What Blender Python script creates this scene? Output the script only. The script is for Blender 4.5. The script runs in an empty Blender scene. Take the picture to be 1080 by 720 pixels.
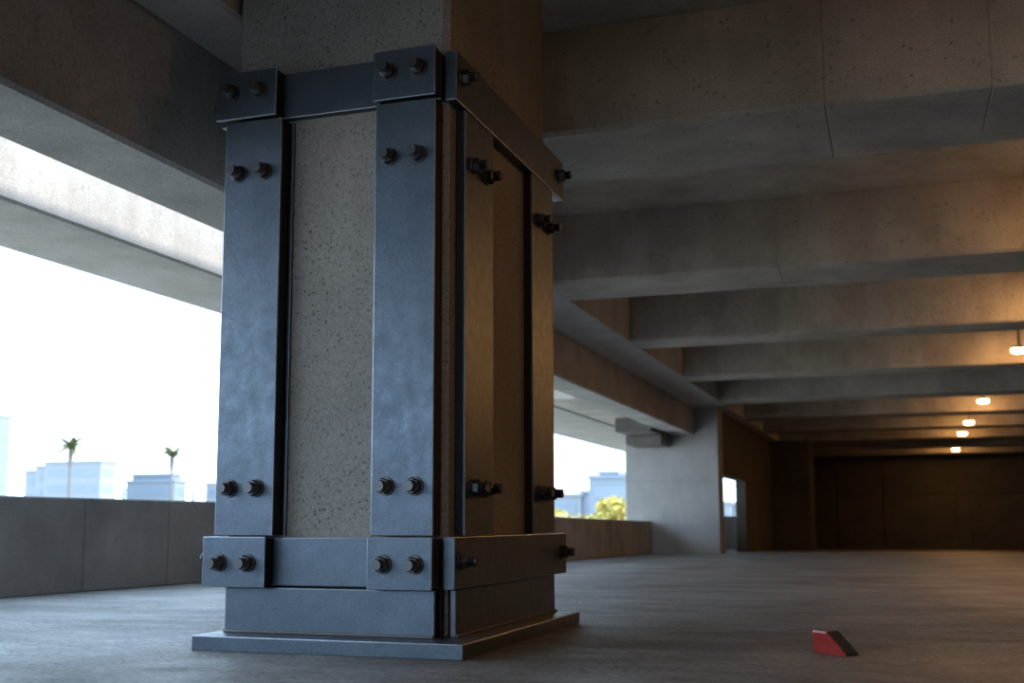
import bpy, bmesh, math, random
from mathutils import Vector, Matrix

scene = bpy.context.scene
C = scene.collection
R = math.radians
random.seed(7)

# ------------------------------------------------------------------ camera
EYE = 0.55
cam_d = bpy.data.cameras.new('camera')
cam = bpy.data.objects.new('camera', cam_d)
C.objects.link(cam)
cam.location = (0, 0, EYE)
cam.rotation_euler = (Matrix.Rotation(R(18.7), 3, 'Z') @ Matrix.Rotation(R(90 + 7.35), 3, 'X')
                      @ Matrix.Rotation(R(-0.1), 3, 'Z')).to_euler()
cam_d.sensor_width = 36.0
cam_d.lens = 1208.5 / 1080 * 36
cam_d.shift_x = (540 - 533.5) / 1080
cam_d.shift_y = (394.4 - 360) / 1080
cam_d.clip_end = 2000
cam_d.clip_start = 0.05
cam_d.dof.use_dof = True
cam_d.dof.focus_distance = 5.0
cam_d.dof.aperture_fstop = 2.6
scene.camera = cam

# ------------------------------------------------------------------ sky and exposure
SKY = 4.3
world = bpy.data.worlds.new('world')
scene.world = world
world.use_nodes = True
nt = world.node_tree
nt.nodes.clear()
wo = nt.nodes.new('ShaderNodeOutputWorld')
bg = nt.nodes.new('ShaderNodeBackground')
tc = nt.nodes.new('ShaderNodeTexCoord')
sx = nt.nodes.new('ShaderNodeSeparateXYZ')
rp = nt.nodes.new('ShaderNodeValToRGB')
rp.color_ramp.elements[0].position = 0.0
rp.color_ramp.elements[0].color = (0.60, 0.80, 1.0, 1)
rp.color_ramp.elements[1].position = 0.9
rp.color_ramp.elements[1].color = (0.50, 0.72, 1.0, 1)
nt.links.new(tc.outputs['Generated'], sx.inputs[0])
nt.links.new(sx.outputs['Z'], rp.inputs[0])
nt.links.new(rp.outputs[0], bg.inputs[0])
bg.inputs[1].default_value = SKY
nt.links.new(bg.outputs[0], wo.inputs[0])

# sun from the right, high over the roof: it only reaches the city and the open roof gap
sun_d = bpy.data.lights.new('sun', 'SUN')
sun_d.energy = 6.0
sun_d.angle = R(3)
sun_d.color = (1.0, 0.95, 0.88)
sun = bpy.data.objects.new('sun', sun_d)
C.objects.link(sun)
sun.rotation_euler = (Vector((0, 0, 0)) - Vector((math.cos(R(36)), 0.12, math.sin(R(36))))).to_track_quat('-Z', 'Y').to_euler()

vs = scene.view_settings
vs.view_transform = 'Standard'
vs.look = 'None'
vs.exposure = 0.38
vs.gamma = 1.0
vs.use_curve_mapping = False

LAMP = 150.0

# ------------------------------------------------------------------ materials
def new_mat(name):
    m = bpy.data.materials.new(name)
    m.use_nodes = True
    t = m.node_tree
    b = t.nodes['Principled BSDF']
    return m, t, b

def N(t, kind, **kw):
    n = t.nodes.new(kind)
    for k, v in kw.items():
        setattr(n, k, v)
    return n

def ramp(t, src, p0, c0, p1, c1):
    r = N(t, 'ShaderNodeValToRGB')
    e = r.color_ramp.elements
    e[0].position, e[1].position = p0, p1
    e[0].color = tuple(c0) + (1,) if len(c0) == 3 else c0
    e[1].color = tuple(c1) + (1,) if len(c1) == 3 else c1
    t.links.new(src, r.inputs[0])
    return r.outputs[0]

def noise(t, vec, scale, detail=5, rough=0.6, stretch=None, dist=0.0):
    if stretch:
        mp = N(t, 'ShaderNodeMapping')
        mp.inputs['Scale'].default_value = stretch
        t.links.new(vec, mp.inputs['Vector'])
        vec = mp.outputs[0]
    n = N(t, 'ShaderNodeTexNoise')
    n.inputs['Scale'].default_value = scale
    n.inputs['Detail'].default_value = detail
    n.inputs['Roughness'].default_value = rough
    n.inputs['Distortion'].default_value = dist
    t.links.new(vec, n.inputs['Vector'])
    return n.outputs['Fac']

def mixc(t, fac, a, b, mode='MIX'):
    m = N(t, 'ShaderNodeMix', data_type='RGBA', blend_type=mode)
    for sock, v in ((m.inputs['Factor'], fac), (m.inputs['A'], a), (m.inputs['B'], b)):
        if hasattr(v, 'is_linked'):
            t.links.new(v, sock)
        elif isinstance(v, (int, float)):
            sock.default_value = v
        else:
            sock.default_value = tuple(v) + (1,)
    return m.outputs['Result']

def bump(t, b, h, strength, dist):
    bp = N(t, 'ShaderNodeBump')
    bp.inputs['Strength'].default_value = strength
    bp.inputs['Distance'].default_value = dist
    t.links.new(h, bp.inputs['Height'])
    t.links.new(bp.outputs[0], b.inputs['Normal'])

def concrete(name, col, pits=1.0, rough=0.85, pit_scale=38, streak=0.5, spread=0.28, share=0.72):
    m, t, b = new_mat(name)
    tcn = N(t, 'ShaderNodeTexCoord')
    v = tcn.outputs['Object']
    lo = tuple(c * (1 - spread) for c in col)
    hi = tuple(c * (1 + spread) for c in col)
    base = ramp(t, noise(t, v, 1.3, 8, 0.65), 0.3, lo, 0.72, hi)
    fine = ramp(t, noise(t, v, 75, 5, 0.8), 0.32, (0.62,) * 3, 0.70, (1.18,) * 3)
    c = mixc(t, 1.0, base, fine, 'MULTIPLY')
    st = ramp(t, noise(t, v, 2.2, 6, 0.6, (1.6, 1.6, 0.25)), 0.35, (0.72, 0.69, 0.64), 0.65, (1.08,) * 3)
    c = mixc(t, streak, c, mixc(t, 1.0, c, st, 'MULTIPLY'))
    vo = N(t, 'ShaderNodeTexVoronoi')
    vo.inputs['Scale'].default_value = pit_scale
    vo.inputs['Randomness'].default_value = 1.0
    nz = N(t, 'ShaderNodeTexNoise')
    nz.inputs['Scale'].default_value = pit_scale * 1.3
    nz.inputs['Detail'].default_value = 3
    t.links.new(v, nz.inputs['Vector'])
    ad = N(t, 'ShaderNodeVectorMath', operation='MULTIPLY_ADD')
    t.links.new(nz.outputs['Color'], ad.inputs[0])
    ad.inputs[1].default_value = (1.1 / pit_scale,) * 3
    t.links.new(v, ad.inputs[2])
    t.links.new(ad.outputs[0], vo.inputs['Vector'])
    # only some cells hold a pit
    sep = N(t, 'ShaderNodeSeparateColor')
    t.links.new(vo.outputs['Color'], sep.inputs[0])
    gate = N(t, 'ShaderNodeMath', operation='GREATER_THAN')
    gate.inputs[1].default_value = share
    t.links.new(sep.outputs[0], gate.inputs[0])
    hole = ramp(t, vo.outputs['Distance'], 0.15, (1, 1, 1), 0.33, (0, 0, 0))
    mul = N(t, 'ShaderNodeMath', operation='MULTIPLY')
    t.links.new(hole, mul.inputs[0]); t.links.new(gate.outputs[0], mul.inputs[1])
    mul2 = N(t, 'ShaderNodeMath', operation='MULTIPLY')
    clus = ramp(t, noise(t, v, 3.5, 4, 0.7), 0.34, (0.3,) * 3, 0.56, (1, 1, 1))
    mulc = N(t, 'ShaderNodeMath', operation='MULTIPLY')
    t.links.new(mul.outputs[0], mulc.inputs[0]); t.links.new(clus, mulc.inputs[1])
    mul2.inputs[1].default_value = pits
    t.links.new(mulc.outputs[0], mul2.inputs[0])
    c = mixc(t, mul2.outputs[0], c, tuple(x * 0.22 for x in col))
    t.links.new(c, b.inputs['Base Color'])
    b.inputs['Roughness'].default_value = rough
    b.inputs['Specular IOR Level'].default_value = 0.3
    sub = N(t, 'ShaderNodeMath', operation='SUBTRACT')
    t.links.new(noise(t, v, 25, 6, 0.7), sub.inputs[0]); t.links.new(mul2.outputs[0], sub.inputs[1])
    bump(t, b, sub.outputs[0], 0.35, 0.012)
    return m

def steel(name, col, rough=0.40, metal=0.8):
    m, t, b = new_mat(name)
    tcn = N(t, 'ShaderNodeTexCoord')
    v = tcn.outputs['Object']
    c = ramp(t, noise(t, v, 5, 6, 0.65), 0.3, tuple(x * 0.84 for x in col), 0.72, tuple(x * 1.14 for x in col))
    f = ramp(t, noise(t, v, 90, 3, 0.7), 0.3, (0.82,) * 3, 0.75, (1.15,) * 3)
    c = mixc(t, 1.0, c, f, 'MULTIPLY')
    rust = ramp(t, noise(t, v, 3.1, 7, 0.72), 0.60, (0, 0, 0), 0.78, (0.35,) * 3)
    c = mixc(t, rust, c, (col[0] * 1.0, col[1] * 0.72, col[2] * 0.52))
    t.links.new(c, b.inputs['Base Color'])
    r = ramp(t, noise(t, v, 14, 5, 0.7), 0.3, (rough - 0.07,) * 3, 0.7, (rough + 0.12,) * 3)
    t.links.new(r, b.inputs['Roughness'])
    b.inputs['Metallic'].default_value = metal
    bump(t, b, noise(t, v, 45, 4, 0.6), 0.12, 0.004)
    return m

def plain(name, col, rough=0.7, metal=0.0, var=0.2, scale=8, bmp=0.0):
    m, t, b = new_mat(name)
    tcn = N(t, 'ShaderNodeTexCoord')
    v = tcn.outputs['Object']
    c = ramp(t, noise(t, v, scale, 4), 0.3, tuple(x * (1 - var) for x in col), 0.7, tuple(x * (1 + var) for x in col))
    t.links.new(c, b.inputs['Base Color'])
    b.inputs['Roughness'].default_value = rough
    b.inputs['Metallic'].default_value = metal
    if bmp:
        bump(t, b, noise(t, v, scale * 6, 3), bmp, 0.01)
    return m

def floor_mat():
    m, t, b = new_mat('floor_concrete')
    tcn = N(t, 'ShaderNodeTexCoord')
    v = tcn.outputs['Object']
    base = ramp(t, noise(t, v, 0.7, 9, 0.68), 0.3, (0.155, 0.152, 0.147), 0.70, (0.335, 0.33, 0.32))
    st = ramp(t, noise(t, v, 1.0, 8, 0.7, (0.7, 1.5, 1), 0.6), 0.40, (0.55, 0.52, 0.48), 0.58, (1.08,) * 3)
    c = mixc(t, 0.8, base, mixc(t, 1.0, base, st, 'MULTIPLY'))
    fine = ramp(t, noise(t, v, 42, 6, 0.85), 0.34, (0.42,) * 3, 0.68, (1.38,) * 3)
    c = mixc(t, 1.0, c, fine, 'MULTIPLY')
    vs_ = N(t, 'ShaderNodeTexVoronoi')
    vs_.inputs['Scale'].default_value = 48
    t.links.new(v, vs_.inputs['Vector'])
    sp = N(t, 'ShaderNodeSeparateColor')
    t.links.new(vs_.outputs['Color'], sp.inputs[0])
    grit = ramp(t, sp.outputs[0], 0.05, (0.45,) * 3, 0.5, (1.08,) * 3)
    c = mixc(t, 0.6, c, mixc(t, 1.0, c, grit, 'MULTIPLY'))
    dark = ramp(t, noise(t, v, 2.6, 9, 0.75, (1, 2, 1)), 0.56, (0, 0, 0), 0.68, (0.75,) * 3)
    c = mixc(t, dark, c, (0.09, 0.08, 0.072))
    t.links.new(c, b.inputs['Base Color'])
    r = ramp(t, noise(t, v, 0.9, 9, 0.72, (0.7, 1.3, 1), 0.5), 0.36, (0.42,) * 3, 0.62, (0.75,) * 3)
    t.links.new(r, b.inputs['Roughness'])
    b.inputs['Specular IOR Level'].default_value = 0.55
    bump(t, b, noise(t, v, 22, 9, 0.8), 0.8, 0.014)
    return m

def emit(name, col, strength):
    m, t, b = new_mat(name)
    b.inputs['Base Color'].default_value = tuple(col) + (1,)
    b.inputs['Emission Color'].default_value = tuple(col) + (1,)
    b.inputs['Emission Strength'].default_value = strength
    return m

M = {
    'column': concrete('column_concrete', (0.325, 0.296, 0.268), 0.85, pit_scale=46, streak=0.3, spread=0.16, share=0.42),
    'beam': concrete('beam_concrete', (0.44, 0.405, 0.35), 0.6, pit_scale=22, streak=0.4),
    'girder': concrete('girder_concrete', (0.46, 0.44, 0.41), 0.3, pit_scale=20, streak=0.08),
    'spandrel': concrete('spandrel_concrete', (0.36, 0.335, 0.31), 0.2, pit_scale=14, streak=0.4, spread=0.15),
    'pale': concrete('bounce_lit_beam_concrete', (0.60, 0.59, 0.57), 0.5, pit_scale=14, streak=0.3, spread=0.15),  # beam concrete lightened in place of bounce light from the floor
    'pier': concrete('pier_concrete', (0.42, 0.41, 0.40), 0.3, pit_scale=12, streak=0.3, spread=0.12),
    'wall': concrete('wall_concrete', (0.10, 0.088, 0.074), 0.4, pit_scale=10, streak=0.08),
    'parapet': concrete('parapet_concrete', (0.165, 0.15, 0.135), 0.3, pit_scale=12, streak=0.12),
    'floor': floor_mat(),
    'steel': steel('blue_grey_steel', (0.098, 0.119, 0.148)),
    'edge_shine': steel('edge_highlight_steel', (0.34, 0.38, 0.43), 0.35, 0.9),  # brighter steel on the bevels, painting in the edge highlights
    'bolt': steel('dark_bolt_steel', (0.10, 0.10, 0.105), 0.38, 0.85),
    'black': plain('black_gap_fill', (0.012, 0.012, 0.013), 0.8),  # black fill for the plate spacers and the base core
    'weld': steel('weld_steel', (0.16, 0.15, 0.14), 0.6, 0.5),
    'red': plain('red_paint', (0.42, 0.030, 0.024), 0.55, var=0.25, scale=30, bmp=0.1),
    'pink': plain('pale_edge_paint', (0.80, 0.52, 0.50), 0.6, scale=60),  # pale pink strip along the wedge's top edge
    'rubber': plain('dark_rubber', (0.035, 0.028, 0.02), 0.75),
    'lamp_metal': plain('lamp_metal', (0.10, 0.09, 0.08), 0.5, 0.6),
    'glow': emit('warm_lamp_glow', (1.0, 0.49, 0.16), LAMP),
    'glow_dim': emit('dim_warm_lamp_glow', (1.0, 0.49, 0.16), LAMP * 0.62),
    'facade': plain('hazed_facade', (0.19, 0.212, 0.24), 0.8, var=0.06, scale=0.05),  # distance haze put into the facade tints
    'facade_b': plain('hazed_blue_facade', (0.145, 0.175, 0.21), 0.8, var=0.06, scale=0.05),
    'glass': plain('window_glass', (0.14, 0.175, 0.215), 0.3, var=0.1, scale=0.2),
    'trunk': plain('palm_trunk', (0.11, 0.10, 0.095), 0.9),
    'frond': plain('palm_leaf', (0.12, 0.13, 0.05), 0.7, var=0.35, scale=0.6),
    'leaf': plain('yellow_green_leaf', (0.46, 0.38, 0.09), 0.7, var=0.4, scale=0.8),
    'ground': plain('ground_cover', (0.52, 0.46, 0.38), 0.95, var=0.3, scale=0.05),
}

# ------------------------------------------------------------------ helpers
def link(name, verts, faces, mat, parent=None, smooth=False):
    me = bpy.data.meshes.new(name)
    me.from_pydata(verts, [], faces)
    me.update()
    bm = bmesh.new(); bm.from_mesh(me)
    bmesh.ops.recalc_face_normals(bm, faces=bm.faces)
    bm.to_mesh(me); bm.free()
    if smooth:
        for p in me.polygons:
            p.use_smooth = True
    me.materials.append(mat)
    o = bpy.data.objects.new(name, me)
    C.objects.link(o)
    if parent:
        o.parent = parent
    return o

def box(name, x0, x1, y0, y1, z0, z1, mat, parent=None, bev=0.0, seg=1, edge=None):
    """box in the parent's space, origin at the box's base centre"""
    bm = bmesh.new()
    bmesh.ops.create_cube(bm, size=1)
    sx_, sy_, sz_ = x1 - x0, y1 - y0, z1 - z0
    for v in bm.verts:
        v.co = Vector((v.co.x * sx_, v.co.y * sy_, (v.co.z + 0.5) * sz_))
    if bev:
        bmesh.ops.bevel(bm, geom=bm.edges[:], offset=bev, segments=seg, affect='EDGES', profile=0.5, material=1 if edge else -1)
    me = bpy.data.meshes.new(name)
    bm.to_mesh(me); bm.free()
    me.materials.append(mat)
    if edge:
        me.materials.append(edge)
    o = bpy.data.objects.new(name, me)
    o.location = ((x0 + x1) / 2, (y0 + y1) / 2, z0)
    C.objects.link(o)
    if parent:
        o.parent = parent
    return o

def tag(o, label=None, cat=None, group=None, kind=None):
    if label: o['label'] = label
    if cat: o['category'] = cat
    if group: o['group'] = group
    if kind: o['kind'] = kind
    return o

def empty(name, loc, rz=0.0):
    o = bpy.data.objects.new(name, None)
    o.location = loc
    o.rotation_euler = (0, 0, rz)
    o.empty_display_size = 0.1
    C.objects.link(o)
    return o

def loft(name, axis, a0, a1, u0, u1, v0, v1, mat, joints=(), ch=0.03, parent=None, inset=0.012, gap=0.012, zof=None):
    """chamfered rectangular bar along X, Y or Z with recessed cast joints; u, v = the two other axes in order"""
    def ring(a, ins):
        p0, p1, q0, q1 = u0 + ins, u1 - ins, v0 + ins, v1 - ins
        pts = [(p0 + ch, q0), (p1 - ch, q0), (p1, q0 + ch), (p1, q1 - ch),
               (p1 - ch, q1), (p0 + ch, q1), (p0, q1 - ch), (p0, q0 + ch)]
        out = []
        for u, v in pts:
            if axis == 'X': out.append((a, u, v))
            elif axis == 'Y': out.append((u, a, v))
            else: out.append((u, v, a))
        return out
    rings = [ring(a0, 0)]
    for j in joints:
        rings += [ring(j - gap, 0), ring(j - gap * 0.35, inset), ring(j + gap * 0.35, inset), ring(j + gap, 0)]
    rings.append(ring(a1, 0))
    verts = [p for r in rings for p in r]
    if zof:
        verts = [(x, y, z + zof(x, y, z)) for x, y, z in verts]
    faces = []
    for i in range(len(rings) - 1):
        for k in range(8):
            a, b = i * 8 + k, i * 8 + (k + 1) % 8
            faces.append((a, b, b + 8, a + 8))
    faces.append(tuple(range(8)))
    faces.append(tuple(range(len(verts) - 8, len(verts))))
    return link(name, verts, faces, mat, parent)

def floor_z(y):
    if y <= 6.6: return 0.0
    if y <= 24.6: return -0.12 * (y - 6.6) / 18.0
    return -0.12 - 0.37 * (y - 24.6) / 21.4

# ------------------------------------------------------------------ floor and ceiling
SLAB, SOF = 3.70, 3.00
ys = [-10.0, -6, -3, 0, 3, 6.6, 9, 12, 15, 18, 21, 24.6, 28, 32, 36, 41, 46.8]
xs = [-6.6, -3, 0, 3, 6, 10]
verts, faces = [], []
for y in ys:
    for x in xs:
        verts.append((x, y, floor_z(y)))
nx = len(xs)
top = len(verts)
for y in ys:
    for x in xs:
        verts.append((x, y, floor_z(y) - 0.4))
for j in range(len(ys) - 1):
    for i in range(nx - 1):
        a = j * nx + i
        faces.append((a, a + 1, a + nx + 1, a + nx))
        faces.append((top + a, top + a + nx, top + a + nx + 1, top + a + 1))
for i in range(nx - 1):
    for j in (0, len(ys) - 1):
        a = j * nx + i
        faces.append((a, a + 1, top + a + 1, top + a))
for j in range(len(ys) - 1):
    for i in (0, nx - 1):
        a = j * nx + i
        faces.append((a, a + nx, top + a + nx, top + a))
fl = link('floor', verts, faces, M['floor'])
tag(fl, 'stained grey concrete parking deck floor', kind='structure')

pl = [(-3.4, -9), (10, -9), (10, 46.8), (-4.1, 46.8), (-4.1, 9.0), (-3.4, 9.0)]
n = len(pl)
cl = link('ceiling', [(x, y, SLAB) for x, y in pl] + [(x, y, SLAB + 0.3) for x, y in pl],
          [tuple(range(n)), tuple(range(n, 2 * n))] + [(i, (i + 1) % n, n + (i + 1) % n, n + i) for i in range(n)], M['beam'])
tag(cl, 'concrete ceiling slab between the deep beams', kind='structure')

# ------------------------------------------------------------------ ceiling beams
BEAMS = [(-6.1, -5.1), (-1.8, -0.8), (2.5, 3.6), (6.8, 7.88), (11.2, 12.2), (15.26, 16.0), (19.4, 20.1), (23.45, 24.3),
         (27.7, 28.6), (31.9, 32.8), (36.2, 37.1), (40.4, 41.3), (44.6, 45.5)]
ORD = ['concrete ceiling beam far behind the viewpoint',
       'concrete ceiling beam right above the viewpoint',
       'concrete ceiling beam overhead in front of the steel-jacketed column',
       'nearest deep concrete ceiling beam, running right from the steel-jacketed column',
       'second concrete ceiling beam behind the steel-jacketed column, meeting the long soffit corner',
       'third concrete ceiling beam behind the column, glowing orange at its right end',
       'fourth concrete ceiling beam, with the nearest visible lamp shining on its right end',
       'fifth concrete ceiling beam, just in front of the brightest round lamp',
       'sixth concrete ceiling beam, directly behind the brightest round lamp',
       'seventh concrete ceiling beam, nearly hiding a lamp behind its lower edge',
       'eighth concrete ceiling beam, lit by the second lamp from the back wall',
       'ninth concrete ceiling beam, the second from the back wall',
       'last concrete ceiling beam, next to the dark back wall']
JO = [(1.0,), (1.0,), (-0.3, 4.2), (-0.30, 0.62, 4.0), (-1.0, 2.6), (-1.3, 1.4), (0.93, 4.5), (-0.5, 3.2), (1.0,), (-1, 3), (1.5,), (0.5,), (1.0,)]
for i, (y0, y1) in enumerate(BEAMS):
    xl = -2.93 if i < 3 else -3.36
    b = loft('ceiling_beam', 'X', xl, 9.98, y0, y1, SOF, SLAB + 0.02, M['beam'], JO[i], ch=0.025, inset=0.005, gap=0.006)
    tag(b, ORD[i], 'beam', 'row of concrete ceiling beams')

# ------------------------------------------------------------------ edge girders, soffit beams, spandrels
g = loft('edge_girder', 'Y', -9.0, 8.98, -3.85, -3.34, 2.312, 4.0, M['girder'], (1.5,), ch=0.02)
tag(g, 'dark deep concrete girder left of the steel-jacketed column, above the parapet', 'girder', 'edge girders')
g = loft('edge_girder', 'Y', 9.0, 24.6, -4.54, -4.06, 2.41, 4.0, M['girder'], (12.0, 16.6, 18.6, 21.2), ch=0.02)
tag(g, 'dark deep concrete girder right of the steel-jacketed column, ending at the grey pier', 'girder', 'edge girders')
b = loft('soffit_beam', 'Y', -9.0, 6.1, -3.335, -2.95, SOF, SLAB + 0.02, M['girder'], (), ch=0.02)
tag(b, 'shallow concrete beam at top left, beside the column head', 'beam', 'edge soffit beams')
b = loft('soffit_beam', 'Y', 6.12, 46.4, -4.055, -3.37, SOF, SLAB + 0.02, M['pale'], (), ch=0.002)
tag(b, 'long concrete beam, lightened for bounce light, receding to the grey pier, where the ceiling beams start', 'beam', 'edge soffit beams')
s = loft('spandrel_beam', 'Y', -9.0, 13.0, -6.56, -5.55, 2.69, 4.0, M['spandrel'], (2.0, 11.0), ch=0.02)
tag(s, 'brightly lit concrete spandrel beyond the roof gap at far left', 'spandrel', 'outer spandrels')
s = loft('spandrel_beam', 'Y', 13.0, 44.0, -7.6, -5.75, 2.60, 4.0, M['spandrel'], (19.0,), ch=0.02)
tag(s, 'concrete spandrel above the city view between column and grey pier', 'spandrel', 'outer spandrels')
s = loft('edge_slab', 'Y', 18.6, 24.6, -5.74, -4.55, 2.62, 2.9, M['beam'], (), ch=0.015)
tag(s, 'concrete slab closing the roof gap beside the grey pier', 'slab')

s = loft('edge_slab', 'Y', 25.3, 44.0, -5.74, -3.86, 2.62, 2.9, M['beam'], (), ch=0.015)  # unseen slab, added to keep the far parapet in shade
tag(s, 'unseen concrete slab past the grey pier, added to shade the parapet', 'slab')

# ------------------------------------------------------------------ parapets
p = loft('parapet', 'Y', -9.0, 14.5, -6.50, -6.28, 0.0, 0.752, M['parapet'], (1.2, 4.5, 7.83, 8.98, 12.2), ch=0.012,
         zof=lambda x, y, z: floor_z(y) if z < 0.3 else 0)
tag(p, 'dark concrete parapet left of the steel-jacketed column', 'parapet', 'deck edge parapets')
p = loft('parapet', 'Y', 12.0, 24.55, -5.22, -5.0, -0.0, 0.56, M['beam'], (15.0, 18.0, 21.0), ch=0.012,
         zof=lambda x, y, z: floor_z(y) if z < 0.3 else (0.07 * (24.6 - y) / 7.5))
tag(p, 'lower concrete parapet between the steel-jacketed column and the grey pier', 'parapet', 'deck edge parapets')
p = loft('parapet', 'Y', 25.35, 46.4, -5.22, -5.0, -0.55, 0.72, M['pier'], (27.0, 28.4), ch=0.012)
tag(p, 'grey concrete parapet seen through the narrow opening past the grey pier', 'parapet', 'deck edge parapets')

# ------------------------------------------------------------------ far pier, walls
pr = loft('concrete_pier', 'Z', -0.125, SOF - 0.002, -5.58, -3.55, 24.6, 25.3, M['pier'], (1.42,), ch=0.015, inset=0.01, gap=0.012)
tag(pr, 'wide grey concrete pier at the end of the low parapet', 'pier')
cb = box('corbel', -5.30, -4.56, 22.5, 24.59, 2.34, 2.615, M['parapet'], pr, 0.015)
cb = box('corbel', -5.32, -4.56, 23.5, 24.59, 2.14, 2.335, M['parapet'], pr, 0.015)

# left wall beyond the pier, with its opening
prof = [(25.32, SOF - 0.003), (25.32, 1.57), (29.5, 1.57), (29.5, -0.24), (46.4, -0.52), (46.4, SOF - 0.003)]
n = len(prof)
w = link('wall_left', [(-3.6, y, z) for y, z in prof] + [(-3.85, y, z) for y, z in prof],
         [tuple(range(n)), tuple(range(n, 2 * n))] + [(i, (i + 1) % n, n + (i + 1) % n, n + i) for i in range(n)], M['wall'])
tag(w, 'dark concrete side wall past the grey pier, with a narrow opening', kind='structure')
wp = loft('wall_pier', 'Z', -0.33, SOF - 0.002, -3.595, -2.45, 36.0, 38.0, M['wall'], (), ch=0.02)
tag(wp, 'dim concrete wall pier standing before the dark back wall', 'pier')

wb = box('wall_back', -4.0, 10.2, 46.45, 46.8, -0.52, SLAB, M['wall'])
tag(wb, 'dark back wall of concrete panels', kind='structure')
cuts = [-3.58, -2.2, -0.484, 2.126, 2.616, 5.2, 7.6, 9.95]
for a, b_ in zip(cuts[:-1], cuts[1:]):
    o = box('panel', a + 0.02, b_ - 0.02, 46.36, 46.44, -0.5, 1.55, M['wall'], None, 0.01)
    o.parent = wb
    o.matrix_parent_inverse = Matrix.Translation(wb.location).inverted()
    o = box('panel', a + 0.02, b_ - 0.02, 46.40, 46.44, 1.57, SLAB - 0.01, M['wall'], None, 0.01)
    o.parent = wb
    o.matrix_parent_inverse = Matrix.Translation(wb.location).inverted()
wf = box('wall_rear_light_block', -0.5, 10.2, -9.4, -9.02, -0.4, SLAB, M['wall'])  # unseen wall, added to hold back part of the light from behind
tag(wf, 'unseen wall added behind the viewpoint to limit the rear light', kind='structure')
wr = box('wall_right', 10.0, 10.3, -9.0, 46.8, -0.6, SLAB, M['wall'])
tag(wr, 'concrete wall on the right side of the deck', kind='structure')

# ------------------------------------------------------------------ the column
CX0, CX1, CY0, CY1 = -2.94, -1.84, 4.63, 6.14
col = loft('concrete_column', 'Z', 0.0, SLAB - 0.002, CX0, CX1, CY0, CY1, M['column'], (), ch=0.028)
tag(col, 'thick pitted concrete column wrapped in a bolted steel jacket', 'column')

J = empty('steel_jacket', ((CX0 + CX1) / 2, (CY0 + CY1) / 2, 0))
tag(J, 'bolted blue-grey steel jacket around the thick concrete column', 'steel jacket')
OX, OY = J.location.x, J.location.y

def jbox(name, x0, x1, y0, y1, z0, z1, mat, bev=0.0035, parent=None, seg=2):
    px, py = (OX, OY)
    o = box(name, x0 - px, x1 - px, y0 - py, y1 - py, z0, z1, mat, J, bev, seg, M['edge_shine'] if mat is M['steel'] else None)
    return o

def sub(o, part):
    """make part (already in jacket space) a child of o"""
    part.parent = o
    part.location = part.location - o.location
    return part

ST, BK = M['steel'], M['black']
PT = 0.065                                           # top of the base plate
bp_ = jbox('base_plate', -2.925, -1.665, 4.375, 6.17, 0.0, PT, ST, 0.005)
# base box: core black for the void's shade, four side plates, weld beads
jbox('base_core', -2.86, -1.852, 4.615, 6.1, PT, 0.272, BK, 0.002)
jbox('base_panel', -2.875, -1.862, 4.555, 4.58, PT, 0.262, ST, 0.003)
jbox('base_panel', -2.875, -1.862, 6.10, 6.125, PT, 0.262, ST, 0.003)
jbox('base_panel', -1.822, -1.797, 4.635, 6.14, PT, 0.262, ST, 0.003)
jbox('base_panel', -2.888, -2.863, 4.66, 6.08, PT, 0.262, ST, 0.003)
def weld(x0, x1, y0, y1):
    jbox('weld_bead', x0, x1, y0, y1, PT, PT + 0.012, M['weld'], 0.004)
weld(-2.875, -1.862, 4.541, 4.557)
weld(-1.799, -1.783, 4.635, 6.14)

# bolts -----------------------------------------------------------
def cyl_rings(profile, seg):
    """profile: (radius, height) pairs -> lathe along +Z"""
    v, f = [], []
    for r, h in profile:
        for k in range(seg):
            a = 2 * math.pi * k / seg + math.pi / seg
            v.append((r * math.cos(a), r * math.sin(a), h))
    for i in range(len(profile) - 1):
        for k in range(seg):
            a, b2 = i * seg + k, i * seg + (k + 1) % seg
            f.append((a, b2, b2 + seg, a + seg))
    f.append(tuple(range(seg)))
    f.append(tuple(range(len(v) - seg, len(v))))
    return v, f

def mesh_of(name, vf, mat):
    me = bpy.data.meshes.new(name)
    me.from_pydata(vf[0], [], vf[1])
    bm = bmesh.new(); bm.from_mesh(me)
    bmesh.ops.recalc_face_normals(bm, faces=bm.faces)
    bm.to_mesh(me); bm.free()
    me.materials.append(mat)
    return me

thread = [(0.0, 0.0)]
stud_prof = [(0.024, 0.0), (0.024, 0.034)]
h = 0.034
while h < 0.066:                                     # thread ridges
    stud_prof += [(0.0245, h + 0.001), (0.0215, h + 0.003)]
    h += 0.004
stud_prof += [(0.0245, 0.070), (0.0225, 0.077), (0.0, 0.0775)]
stud_me = mesh_of('bolt', cyl_rings(stud_prof[:-1], 20), M['bolt'])
nut_me = mesh_of('nut', cyl_rings([(0.031, 0.007), (0.036, 0.010), (0.036, 0.035), (0.031, 0.039)], 6), M['bolt'])
wash_me = mesh_of('washer', cyl_rings([(0.041, 0.0), (0.041, 0.006), (0.039, 0.0075)], 24), M['bolt'])

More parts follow.
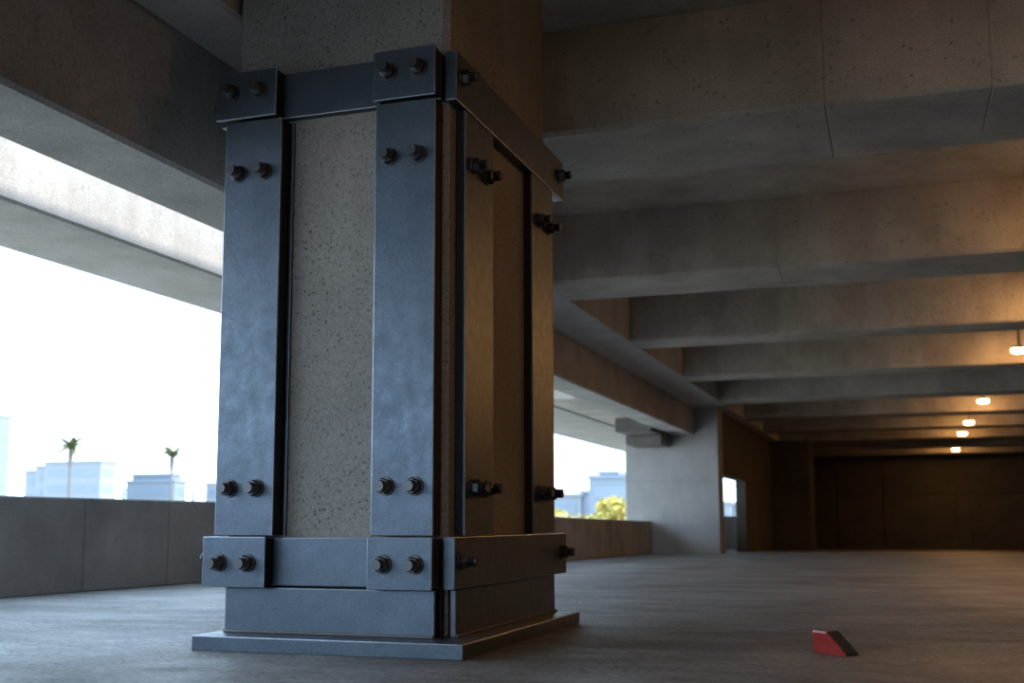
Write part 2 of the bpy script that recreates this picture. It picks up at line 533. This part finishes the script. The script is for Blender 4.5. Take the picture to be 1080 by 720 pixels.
def bolt(x, y, z, d, tilt=0.0):
    """d = outward direction: '-y', '+y', '+x', '-x'"""
    rot = {'-y': Matrix.Rotation(R(90), 4, 'X'), '+y': Matrix.Rotation(R(-90), 4, 'X'),
           '+x': Matrix.Rotation(R(90), 4, 'Y'), '-x': Matrix.Rotation(R(-90), 4, 'Y')}[d]
    o = bpy.data.objects.new('bolt', stud_me); C.objects.link(o)
    o.parent = J
    o.matrix_local = Matrix.Translation((x - OX, y - OY, z)) @ rot @ Matrix.Rotation(random.uniform(0, 1), 4, 'Z')
    for nm, me in (('nut', nut_me), ('washer', wash_me)):
        c = bpy.data.objects.new(nm, me); C.objects.link(c)
        c.parent = o
        if nm == 'nut':
            c.rotation_euler = (0, 0, random.uniform(0, 1))
    return o

TZ0, TZ1 = 2.425, 2.655                              # upper collar
LZ0, LZ1 = 0.265, 0.487                              # lower collar
FX0, FX1 = -2.965, -1.852                            # front straps and tabs

def fr(y):                                           # mirror a front depth to the back face
    return CY0 + CY1 - y

def yspan(a, b_, back):
    return (fr(b_), fr(a)) if back else (a, b_)

for back in (False, True):
    d = '+y' if back else '-y'
    for (z0, z1, nm) in ((TZ0, TZ1, 'upper'), (LZ0, LZ1, 'lower')):
        y0, y1 = yspan(4.582, 4.628, back)
        jbox('collar_strap', FX0 + 0.02, FX1 - 0.004, y0, y1, z0 + 0.006, z1 - 0.004, ST)
        for (x0, x1) in ((FX0, -2.648), (-2.152, FX1)):
            y0, y1 = yspan(4.50, 4.514, back)
            t_ = jbox('collar_tab', x0, x1, y0, y1, z0, z1, ST)
            y0, y1 = yspan(4.514, 4.582, back)
            sub(t_, jbox('spacer', x0 + 0.004, x1 - 0.003, y0, y1, z0 + 0.012, z1 - 0.008, BK, 0.001))
            yb = fr(4.50) if back else 4.50
            zc = (z0 + z1) / 2 - (0.0 if nm == 'upper' else 0.004) + (0.012 if nm == 'upper' else 0)
            xm = (x0 + x1) / 2
            for sx_ in (-1, 1):
                bolt(xm + sx_ * 0.073, yb, zc, d)
    for (x0, x1) in ((-2.928, -2.632), (-2.152, -1.862)):
        y0, y1 = yspan(4.532, 4.546, back)
        t_ = jbox('corner_post', x0, x1, y0, y1, LZ1 + 0.004, TZ0 - 0.004, ST)
        y0, y1 = yspan(4.546, 4.6295, back)
        sub(t_, jbox('spacer', x0 + 0.003, x1 - 0.003, y0, y1, LZ1 + 0.006, TZ0 - 0.006, BK, 0.001))
        if x1 < -2.5:
            y0, y1 = yspan(4.612, 4.6295, back)
            sub(t_, jbox('edge_strip', x1 + 0.006, x1 + 0.020, y0, y1, LZ1 + 0.004, TZ0 - 0.004, ST, 0.002))
        yb = fr(4.532) if back else 4.532
        xm = (x0 + x1) / 2 - 0.006
        for z in (0.703, 2.168):
            for sx_ in (-1, 1):
                bolt(xm + sx_ * 0.068, yb, z, d)

def fx(x):
    return CX0 + CX1 - x

for left in (False, True):
    d = '-x' if left else '+x'
    def xspan(a, b_):
        return (fx(b_), fx(a)) if left else (a, b_)
    for (z0, z1) in ((TZ0, TZ1), (LZ0, LZ1)):
        x0, x1 = xspan(-1.838, -1.785)
        jbox('collar_strap', x0, x1, 4.592, 6.335, z0, z1, ST)
        xb = fx(-1.785) if left else -1.785
        for y in (4.665, 6.235):
            bolt(xb, y, (z0 + z1) / 2 + 0.008, d)
    for (y0, y1) in ((4.725, 5.105), (5.735, 6.125)):
        x0, x1 = xspan(-1.801, -1.790)
        t_ = jbox('corner_post', x0, x1, y0, y1, LZ1 + 0.004, TZ0 - 0.004, ST, 0.003)
        x0, x1 = xspan(-1.8395, -1.801)
        sub(t_, jbox('spacer', x0, x1, y0 - 0.001, y1 - 0.01, LZ1 + 0.006, TZ0 - 0.006, BK, 0.001))
        xb = fx(-1.790) if left else -1.790
        for z in (0.703, 2.185):
            for k in (-1, 1):
                bolt(xb, (y0 + y1) / 2 + k * 0.094, z, d)

# ------------------------------------------------------------------ red wedge on the floor
ang = math.atan2(5.01 - 5.149, -0.227 + 0.361)
wd = empty('wheel_chock', (-0.361, 5.149, 0), ang)
tag(wd, 'small red wedge-shaped block with a dark sloping end lying on the floor', 'wedge')
L, Hh, D, T = 0.196, 0.088, 0.065, 0.085
prof = [(0, 0), (L, 0), (L, 0.010), (T, Hh), (0, Hh)]
n = 5
v = [(x, 0, z) for x, z in prof] + [(x, D, z) for x, z in prof]
f = [tuple(range(n)), tuple(range(n, 2 * n))] + [(i, (i + 1) % n, n + (i + 1) % n, n + i) for i in range(n)]
link('body', v, f, M['red'], wd)
dx, dz = L - T, Hh - 0.010
ln = math.hypot(dx, dz)
ux, uz = dx / ln, -dz / ln
nxn, nzn = dz / ln, dx / ln
pad_v, pad_f = [], []
K = 4
for k in range(K):                                   # ribs running down the slope
    ya, yb = 0.004 + k * (D - 0.004) / K, 0.004 + (k + 0.8) * (D - 0.004) / K
    base = len(pad_v)
    for yy in (ya, yb):
        for s_, hh in ((0.0, 0.0), (ln, 0.0), (ln, 0.005), (0.0, 0.005)):
            pad_v.append((T + ux * s_ + nxn * hh, yy, Hh + uz * s_ + nzn * hh))
    q = base
    pad_f += [(q, q + 1, q + 2, q + 3), (q + 4, q + 5, q + 6, q + 7), (q, q + 1, q + 5, q + 4),
              (q + 1, q + 2, q + 6, q + 5), (q + 2, q + 3, q + 7, q + 6), (q + 3, q, q + 4, q + 7)]
base = len(pad_v)
for yy in (0.004, D):
    for s_, hh in ((0.0, 0.0002), (ln, 0.0002), (ln, 0.003), (0.0, 0.003)):
        pad_v.append((T + ux * s_ + nxn * hh, yy, Hh + uz * s_ + nzn * hh))
q = base
pad_f += [(q, q + 1, q + 2, q + 3), (q + 4, q + 5, q + 6, q + 7), (q, q + 1, q + 5, q + 4),
          (q + 1, q + 2, q + 6, q + 5), (q + 2, q + 3, q + 7, q + 6), (q + 3, q, q + 4, q + 7)]
tr = link('tread', pad_v, pad_f, M['rubber'], wd)
tr['label'] = 'dark ribbed rubber slope'
box('end_cap', L - 0.001, L + 0.004, 0.002, D, 0.0, 0.011, M['rubber'], wd, 0.001)
e_ = box('top_edge', 0.0, T - 0.002, -0.0015, 0.010, Hh - 0.006, Hh + 0.002, M['pink'], wd, 0.001)
e_['label'] = 'pale top edge'

# ------------------------------------------------------------------ lamps
def lathe(name, profile, mat, parent, seg=24):
    vf = cyl_rings(profile, seg)
    o = link(name, vf[0], vf[1], mat, parent, smooth=False)
    return o

LAMPS = [(1.85, -3.2, 'warm ceiling lamp behind the viewpoint'),
         (1.85, 4.4, 'dim unseen warm ceiling lamp in the bay beside the column'),
         (1.95, 10.45, 'warm ceiling lamp in the bay nearest the column'),
         (1.88, 14.55, 'warm ceiling lamp in the bay between second and third ceiling beams'),
         (1.855, 18.7, 'glowing warm lamp at the right picture edge, nearest of the visible row'),
         (1.896, 27.0, 'glowing warm pendant lamp under the ceiling, second of the visible row'),
         (1.83, 31.2, 'warm ceiling lamp half hidden above a beam edge, third of the row'),
         (1.889, 35.5, 'glowing warm lamp second from the back wall'),
         (2.083, 43.8, 'farthest glowing warm lamp, right before the back wall')]
zl = [3.08, 3.08, 3.08, 3.08, 3.08, 3.132, 3.0, 3.03, 3.05]
proto = None
for (x, y, lab), z in zip(LAMPS, zl):
    if proto is None:
        r_ = empty('ceiling_lamp', (x, y, z))
        lathe('stem', [(0.015, 0.09), (0.015, SLAB - 3.0)], M['lamp_metal'], r_, 10)
        lathe('housing', [(0.125, 0.050), (0.135, 0.056), (0.125, 0.070), (0.05, 0.10)], M['lamp_metal'], r_)
        lathe('diffuser', [(0.03, -0.020), (0.08, -0.014), (0.105, 0.002), (0.115, 0.020), (0.11, 0.049)], M['glow'], r_)
        proto = r_
    else:
        r_ = proto.copy(); C.objects.link(r_); r_.location = (x, y, z)
        for ch_ in list(proto.children):
            c = ch_.copy(); C.objects.link(c); c.parent = r_
    tag(r_, lab, 'lamp', 'row of warm ceiling lamps')
    if lab.startswith('dim'):                        # unseen lamp, dimmed to tune warmth on column and beam
        for c in r_.children:
            if c.name.startswith('diffuser'):
                c.data = c.data.copy()
                c.data.materials[0] = M['glow_dim']

# ------------------------------------------------------------------ outside: ground, city, palms, trees
gp = link('ground', [(-500, -200, -9), (200, -200, -9), (200, 600, -9), (-500, 600, -9)], [(0, 1, 2, 3)], M['ground'])
tag(gp, 'open ground far below the parking deck', kind='structure')

def building(name, blocks, label, mat, floors=3.4, band=1.7):
    """blocks: (x0, x1, y0, y1, top); walls with roof cap and recessed looking window bands per storey"""
    x0 = min(b[0] for b in blocks); x1 = max(b[1] for b in blocks)
    y0 = min(b[2] for b in blocks)
    r_ = empty(name, ((x0 + x1) / 2, y0, -9))
    tag(r_, label, 'building', 'distant pale city buildings')
    ox, oy, oz = r_.location
    for (a, b_, c, d, tz) in blocks:
        w_ = box('wall', a - ox, b_ - ox, c - oy, d - oy, 0, tz + 9, mat, r_)
        cap = box('roof_edge', a - 0.3 - ox, b_ + 0.3 - ox, c - 0.3 - oy, d + 0.3 - oy, tz + 9, tz + 9.5, mat, r_)
        z = tz + 9 - 2.9
        while z > 8:
            o = box('window_band', a + 0.8 - ox, b_ - 0.8 - ox, c - 0.06 - oy, c + 0.1 - oy, z, z + band, M['glass'], r_)
            o = box('window_band', b_ - 0.1 - ox, b_ + 0.06 - ox, c + 0.8 - oy, d - 0.8 - oy, z, z + band, M['glass'], r_)
            z -= floors
    return r_

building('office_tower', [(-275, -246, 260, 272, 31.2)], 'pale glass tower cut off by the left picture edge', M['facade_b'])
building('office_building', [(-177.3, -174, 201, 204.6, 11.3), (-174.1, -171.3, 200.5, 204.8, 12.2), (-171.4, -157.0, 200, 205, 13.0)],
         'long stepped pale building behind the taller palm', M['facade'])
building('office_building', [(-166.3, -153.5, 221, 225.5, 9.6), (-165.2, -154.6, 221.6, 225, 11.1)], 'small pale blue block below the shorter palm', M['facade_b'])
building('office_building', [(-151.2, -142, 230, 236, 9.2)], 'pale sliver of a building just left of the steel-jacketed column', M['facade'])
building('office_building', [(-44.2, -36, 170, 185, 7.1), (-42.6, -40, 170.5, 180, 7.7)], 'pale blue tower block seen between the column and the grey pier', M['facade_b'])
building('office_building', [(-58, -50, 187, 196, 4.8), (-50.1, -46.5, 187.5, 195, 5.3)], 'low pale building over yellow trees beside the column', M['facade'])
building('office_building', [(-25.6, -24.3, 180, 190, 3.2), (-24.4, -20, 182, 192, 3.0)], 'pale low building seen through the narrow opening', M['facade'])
mst = loft('mast', 'Z', -9, 5.9, -113.6, -113.2, 150, 150.4, M['facade_b'], (), ch=0.02)
tag(mst, 'thin pale mast between the two palms', 'mast')
mst = loft('mast', 'Z', -9, 4.9, -101.1, -100.7, 150, 150.4, M['facade_b'], (), ch=0.02)
tag(mst, 'thin pale mast right of the shorter palm', 'mast')

def frond_mesh(Ln):
    v, f = [], []
    S_ = 9
    for i in range(S_ + 1):
        t_ = i / S_
        x = Ln * t_ * (1 - 0.18 * t_)
        z = Ln * (0.25 * t_ - 0.55 * t_ * t_)
        wdt = 0.40 * math.sin(math.pi * min(1, 0.12 + 0.88 * t_)) + 0.02
        v += [(x, -wdt, z - 0.35 * wdt), (x, 0, z), (x, wdt, z - 0.35 * wdt)]
    for i in range(S_):
        a = i * 3
        f += [(a, a + 1, a + 4, a + 3), (a + 1, a + 2, a + 5, a + 4)]
    vf = (v, f)
    me = bpy.data.meshes.new('frond'); me.from_pydata(v, [], f); me.materials.append(M['frond'])
    return me

def palm(loc, zt, Ln, lab, nf=20, tr=0.16):
    r_ = empty('palm_tree', (loc[0], loc[1], -9))
    tag(r_, lab, 'palm tree', 'distant palm trees')
    hgt = zt + 9
    prof = []
    k = 26
    for i in range(k + 1):
        z = hgt * i / k
        rr = tr * (1.35 - 0.5 * i / k)
        prof += [(rr, z), (rr * 1.12, z + hgt / k * 0.85)] if i < k else [(rr, z)]
    lathe('trunk', prof, M['trunk'], r_, 10)
    lathe('crown_shaft', [(tr * 1.2, hgt - 2.4), (tr * 2.4, hgt - 1.0), (tr * 2.0, hgt - 0.2), (tr * 0.5, hgt + 0.3)], M['trunk'], r_, 10)
    me = frond_mesh(Ln)
    for i in range(nf):
        o = bpy.data.objects.new('frond', me); C.objects.link(o)
        o.parent = r_
        o.location = (0, 0, hgt)
        el = [0.95, 0.5, 0.05][i % 3] + random.uniform(-0.15, 0.15)
        o.rotation_euler = (0, -el, i * 2.4 + random.uniform(-0.2, 0.2))
        s_ = random.uniform(0.8, 1.15)
        o.scale = (s_, s_, s_)
    return r_
palm((-98.9, 120), 9.9, 3.1, 'taller palm with a bushy crown, nearer the left picture edge')
palm((-90.8, 130), 9.3, 2.5, 'shorter palm rising behind the parapet close to the steel-jacketed column', 16)

def leafy(loc, zt, rad, lab, nl=900):
    r_ = empty('leafy_tree', (loc[0], loc[1], -9))
    tag(r_, lab, 'tree', 'yellow-green trees beyond the low parapet')
    hgt = zt + 9
    lathe('trunk', [(0.2, 0), (0.14, hgt * 0.6), (0.06, hgt * 0.9)], M['trunk'], r_, 8)
    v, f = [], []
    rg = random.Random(int(loc[0] * 100))
    cen = [(rg.uniform(-.6, .6) * rad, rg.uniform(-.6, .6) * rad, hgt - rad * rg.uniform(0.55, 1.6), rad * rg.uniform(0.4, 0.6)) for _ in range(9)]
    for i in range(nl):
        cx, cy, cz, cr = cen[i % 9]
        d_ = Vector((rg.gauss(0, 1), rg.gauss(0, 1), rg.gauss(0, 1))).normalized() * cr * rg.uniform(0.5, 1.0)
        p_ = Vector((cx, cy, cz)) + d_
        a = Vector((rg.gauss(0, 1), rg.gauss(0, 1), rg.gauss(0, 1))).normalized() * 0.13
        b_ = a.cross(Vector((rg.gauss(0, 1), rg.gauss(0, 1), rg.gauss(0, 1)))).normalized() * 0.06
        q = len(v)
        v += [tuple(p_ - a), tuple(p_ + b_), tuple(p_ + a), tuple(p_ - b_)]
        f.append((q, q + 1, q + 2, q + 3))
    me = bpy.data.meshes.new('foliage'); me.from_pydata(v, [], f); me.materials.append(M['leaf'])
    o = bpy.data.objects.new('foliage', me); C.objects.link(o); o.parent = r_
    tag(o, kind='stuff')
leafy((-13.1, 45), 1.35, 1.1, 'yellow-green tree top right beside the column edge, over the low parapet')
leafy((-12.9, 49), 1.15, 1.0, 'low yellow-green tree, second from the column over the low parapet')
leafy((-10.75, 42.3), 1.0, 0.85, 'dim yellow-green tree in the middle of the view before the pale tower block')
leafy((-10.75, 45), 1.65, 0.75, 'taller rounded yellow-green tree next to the grey pier')
leafy((-10.6, 49), 1.1, 0.9, 'yellow-green tree half hidden behind the grey pier')
